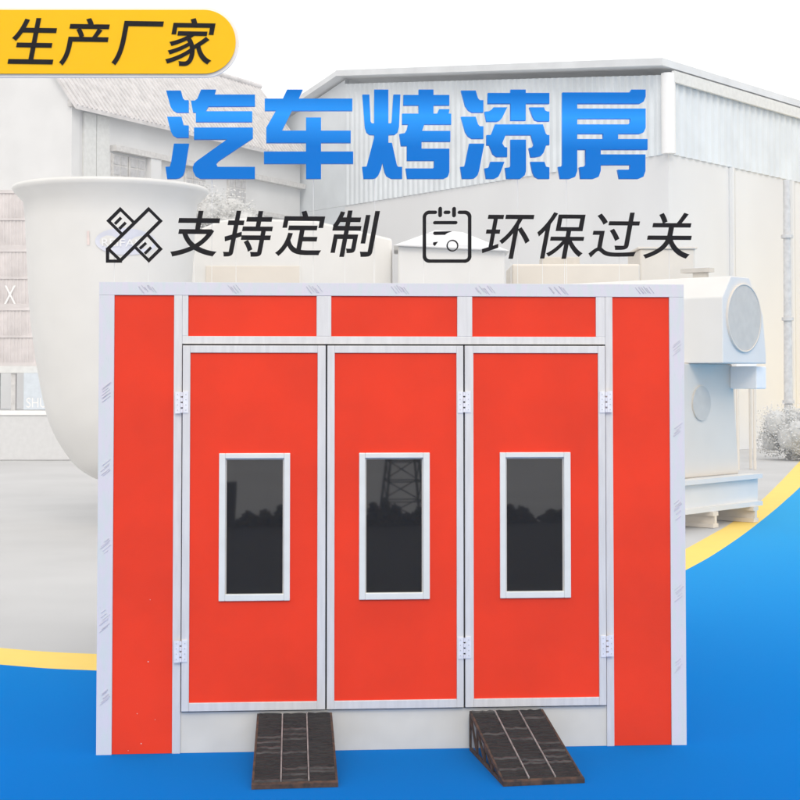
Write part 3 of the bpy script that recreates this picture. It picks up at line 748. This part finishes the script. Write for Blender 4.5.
# ------------------------------------------------------------------ warehouse, right
Cn = at(668, 75, 60.0); Ln = at(345, 75, 78.0); Rn = at(815, 100, 70.0)
C2, L2, R2 = (Vector((p.x, p.y, 0)) for p in (Cn, Ln, Rn))
zE = at(668, 66, 60).z; zRdg = at(353, 78, 78).z; zR = at(815, 110, 70).z
zJ = at(670, 154, 60).z
t = thing('warehouse', 'big warehouse with pale blue corrugated upper walls over white plaster', 'warehouse', tuple(C2))
l_ = L2 - C2; r_ = R2 - C2
r2 = r_ * 2.2
b = MB()   # lower plaster walls: gable face and long face
bk = l_*1.0 + r2
b.prism([(0,0,0), tuple(r2), tuple(bk), tuple(l_)], (0, 0, zJ)); b.build('plaster_wall', 'wareplaster', t)
def corrug(P0, P1, z0, zt0, zt1, n_, out):
    b = MB(); d = (P1-P0); nn = out.normalized()
    tops = []; vs = []
    for k in range(n_*4+1):
        s_ = k/(n_*4); ph = k % 4; o_ = nn*(.10 if ph in (1, 2) else .02)
        p = P0 + d*s_ + o_; vs += [Vector((p.x, p.y, z0)), Vector((p.x, p.y, zt0+(zt1-zt0)*s_))]
    N2 = len(vs)//2
    b.add(vs, [(2*k, 2*k+2, 2*k+3, 2*k+1) for k in range(N2-1)])
    bks = [v - nn*.3 for v in vs]; b.add(bks, [(2*k, 2*k+1, 2*k+3, 2*k+2) for k in range(N2-1)])
    b.add([vs[0], vs[1], bks[0], bks[1], vs[-2], vs[-1], bks[-2], bks[-1]], [(0, 1, 3, 2), (4, 6, 7, 5)])
    b.add([v for k in range(N2) for v in (vs[2*k], bks[2*k])], [(2*k, 2*k+1, 2*k+3, 2*k+2) for k in range(N2-1)])
    return b
outL = Vector((-l_.y, l_.x, 0)); outL = -outL if outL.y > 0 else outL
outR = Vector((r_.y, -r_.x, 0))
corrug(Vector((0,0,0))+l_.normalized()*.35, l_, zJ+.003, zE-.3, zRdg-.3, 54, outL).build('corrugated_wall', 'corr', t, fixn=False)
zr2 = zE + (zR-zE)*2.2
corrug(Vector((0,0,0))+r_.normalized()*.35, r2, zJ+.003, zE-.25, zE-.25, 52, outR).build('corrugated_wall', 'corr', t, fixn=False)
b = MB(); b.tube((0, -.05, zJ), (0, -.05, zE-.3), .28, n=8); b.build('corner_flashing', 'white', t)
b = MB()
e0 = Vector((0,0,zE)); e1 = Vector((r2.x, r2.y, zE)); g0 = Vector((l_.x, l_.y, zRdg)); g1 = g0 + Vector((r2.x, r2.y, 0))
ov_ = (-l_.normalized())*.2; ovr = -r_.normalized()*.7
dn = Vector((0,0,-(zRdg-zE)/l_.length*.8))
b.prism([e0+ov_+dn+ovr, e1+ov_+dn, g1, g0+ovr], (0, 0, .28))
far = l_*1.45; zf = zRdg - (zRdg-zE)*1.2
h0_ = Vector((far.x, far.y, zRdg-2.2)); b.prism([g0+ovr+Vector((.02, .02, 0)), g1+Vector((.02, .02, 0)), h0_+Vector((r2.x, r2.y, 0)), h0_+ovr], (0, 0, .26))
b.build('roof', 'roofsheet', t)
b = MB(); b.prism([l_, l_+r2, l_*1.4+r2, l_*1.4], (0, 0, zJ)); b.prism([l_+Vector((0,0,zJ+.01)), l_*1.4+Vector((0,0,zJ+.01)), l_*1.4+Vector((0,0,zRdg-2.1)), l_+Vector((0,0,zRdg-.1))], tuple(r_.normalized()*.3)); b.build('rear_wall', 'corr', t)
b = MB()
gu = Vector((0, 0, -.55))
b.prism([e0+ov_*.98+dn+gu*.2, e1+ov_*.98+dn+gu*.2, e1+ov_*.98+dn+gu, e0+ov_*.98+dn+gu], tuple(outR.normalized()*.12)); b.build('gutter', 'shutter', t)
b = MB()
for s_ in (.38, .8, 1.25): 
    p = r_*s_ + outR.normalized()*.06; b.tube((p.x, p.y, 0), (p.x, p.y, zJ-.02), .16, n=4)
b.build('pilaster', 'wareplaster', t)

p = at(788, 350, 57)
t = thing('drain_pipe', 'grey upright pipe in front of the warehouse wall near the right edge', 'pipe', (p.x, p.y, 0))
b = MB(); b.tube((0, 0, 0), (0, 0, at(788, 180, 57).z), .17, .13, n=14); b.build('pipe', 'timber', t)
for zz in (2, 5, 8): b = MB(); b.tube((0, 0, zz), (0, 0, zz+.12), .22, n=14); b.build('bracket', 'timber', t)
p = at(793, 420, 56)
crown('bush', 'pale dusty bush at the foot of the grey pipe near the right edge', 'bush', (p.x, p.y, 0), .35, 1.9, 1.3, 9000, .08, 16)
p0 = at(736, 372, 50); p1 = at(757, 360, 50)
t = thing('white_tank', 'small white tank on a stand beyond the blower housing', 'tank', ((p0.x+p1.x)/2, p0.y, 0))
w = (p1.x-p0.x)/2
b = MB(); b.box(-w, w, 0, .8, p0.z, p1.z+.1); b.build('tank_body', 'white', t, .05)
for sx_ in (-1, 1):
    for yy in (.1, .7): b = MB(); b.tube((sx_*w*.8, yy, 0), (sx_*w*.8, yy, p0.z), .05); b.build('leg', 'creamshade', t)

# hedges behind the viewpoint, seen only as reflections in the door windows
def hedge(x, y, w, h, label):
    t = thing('shrub', label, 'shrub', (x, y, 0), 0, 'shrubs across the road, mirrored in the windows')
    b = MB(); b.tube((0, 0, 0), (0, 0, h*.6), .04, n=6); b.build('stem', 'bark', t)
    b = MB()
    for _ in range(int(5000*w*h)):
        a = random.uniform(-1, 1); zz = random.random()*h*(1-abs(a)**3*.6)*(.75+.25*math.sin(a*9+x*3)); p = Vector((a*w/2, random.uniform(-.3, .3), max(zz, .04)))
        s_ = random.uniform(.03, .07); u_ = Vector((random.gauss(0, 1), random.gauss(0, 1), random.gauss(0, 1))).normalized()*s_; v_ = u_.orthogonal().normalized()*s_*.7
        b.add([p-u_, p-v_, p+u_, p+v_], [(0, 1, 2, 3)])
    b.build('foliage', 'darkleaf', t, fixn=False)
HEDGES = [(.75, -18.8, .9, .52), (.05, -18.9, 1.0, .30), (2.45, -18.7, .7, .50), (3.3, -18.9, .9, .32), (5.05, -18.9, .9, .34), (6.1, -19.0, .8, .24)]
for i, (x, y, w, h) in enumerate(HEDGES): hedge(x, y, w, h, 'dark leafy shrub across the road, mirrored in the door windows')

t = thing('lattice_mast', 'dark lattice mast across the road, mirrored in the middle door window', 'mast', (2.95, -19.6, 0))
cs_ = [(-.42, -.42), (.42, -.42), (.42, .42), (-.42, .42)]
for k in range(4):
    b = MB(); x0, y0 = cs_[k]; b.tube((x0, y0, 0), (x0*.2, y0*.2, 3.2), .03, .02, n=6); b.build('leg', 'asphalt', t)
b = MB()
for lv in range(8):
    za, zb1 = lv*.4, lv*.4+.4; fa, fb = 1-.8*za/3.2, 1-.8*zb1/3.2
    for k in range(4):
        a, c = cs_[k], cs_[(k+1) % 4]
        b.tube((a[0]*fa, a[1]*fa, za), (c[0]*fb, c[1]*fb, zb1), .012, n=5); b.tube((a[0]*fb, a[1]*fb, zb1), (c[0]*fb, c[1]*fb, zb1), .012, n=5)
b.build('bracing', 'asphalt', t)
t = thing('kerb_pillar', 'dark tapering stone pillar across the road, mirrored in the left door window', 'pillar', (-.62, -18.8, 0))
b = MB(); b.prism([(-.20, 0, 0), (.13, 0, 0), (.17, 0, .88), (-.08, 0, .86), (-.09, 0, .79), (-.20, 0, .78)], (0, .3, 0)); b.build('shaft', 'asphalt', t)

# ------------------------------------------------------------------ haze
h = MB(); h.box(-160, 160, -60, 220, -1.5, 32)
hz_ = h.build('haze', [], None)
hm = bpy.data.materials.new('haze'); hm.use_nodes = True; nt = hm.node_tree
for n_ in list(nt.nodes):
    if n_.type == 'BSDF_PRINCIPLED': nt.nodes.remove(n_)
pv = nt.nodes.new('ShaderNodeVolumePrincipled'); pv.inputs['Density'].default_value = .0014; pv.inputs['Color'].default_value = (.985, .985, .985, 1); pv.inputs['Anisotropy'].default_value = 0.0
nt.links.new(pv.outputs[0], nt.nodes['Material Output'].inputs['Volume'])
hz_.data.materials.append(hm); hz_['kind'] = 'stuff'

# ------------------------------------------------------------------ light
EL = math.radians(38); AZ = math.radians(7)      # sun behind the viewer, a little to the left
sd = Vector((math.sin(AZ)*math.cos(EL), -math.cos(AZ)*math.cos(EL), math.sin(EL)))   # towards the sun
CLOUD = 8.3
w = bpy.data.worlds.new('World'); sc.world = w; w.use_nodes = True
nt = w.node_tree; bg = nt.nodes['Background']; bg.inputs['Strength'].default_value = .15
sk = nt.nodes.new('ShaderNodeTexSky'); sk.sky_type = 'NISHITA'; sk.sun_disc = False
sk.sun_elevation = EL; sk.sun_rotation = math.atan2(sd.x, sd.y)
sk.air_density = 1.0; sk.dust_density = 6.0; sk.ozone_density = .6
tc = nt.nodes.new('ShaderNodeTexCoord'); nz = nt.nodes.new('ShaderNodeTexNoise'); nz.inputs['Scale'].default_value = 2.2; nz.inputs['Detail'].default_value = 5
nt.links.new(tc.outputs['Generated'], nz.inputs['Vector'])
mr = nt.nodes.new('ShaderNodeMapRange'); mr.inputs[1].default_value = .3; mr.inputs[2].default_value = .7; mr.inputs[3].default_value = .80; mr.inputs[4].default_value = .95
nt.links.new(nz.outputs[0], mr.inputs[0])
mx = nt.nodes.new('ShaderNodeMix'); mx.data_type = 'RGBA'; mx.inputs['B'].default_value = (CLOUD, CLOUD*.99, CLOUD*.98, 1)     # thin bright overcast
nt.links.new(mr.outputs[0], mx.inputs['Factor']); nt.links.new(sk.outputs[0], mx.inputs['A']); nt.links.new(mx.outputs['Result'], bg.inputs['Color'])
ld = bpy.data.lights.new('sun', 'SUN'); ld.energy = .8; ld.angle = math.radians(20); ld.color = (1, .94, .86)
lo_ = bpy.data.objects.new('sun', ld); col.objects.link(lo_); lo_.rotation_euler = sd.to_track_quat('Z', 'Y').to_euler()
vs_ = sc.view_settings; vs_.view_transform = 'Standard'; vs_.look = 'None'; vs_.exposure = .1; vs_.gamma = 1; vs_.use_curve_mapping = False
sc.cycles.volume_bounces = 2; sc.cycles.max_bounces = 10
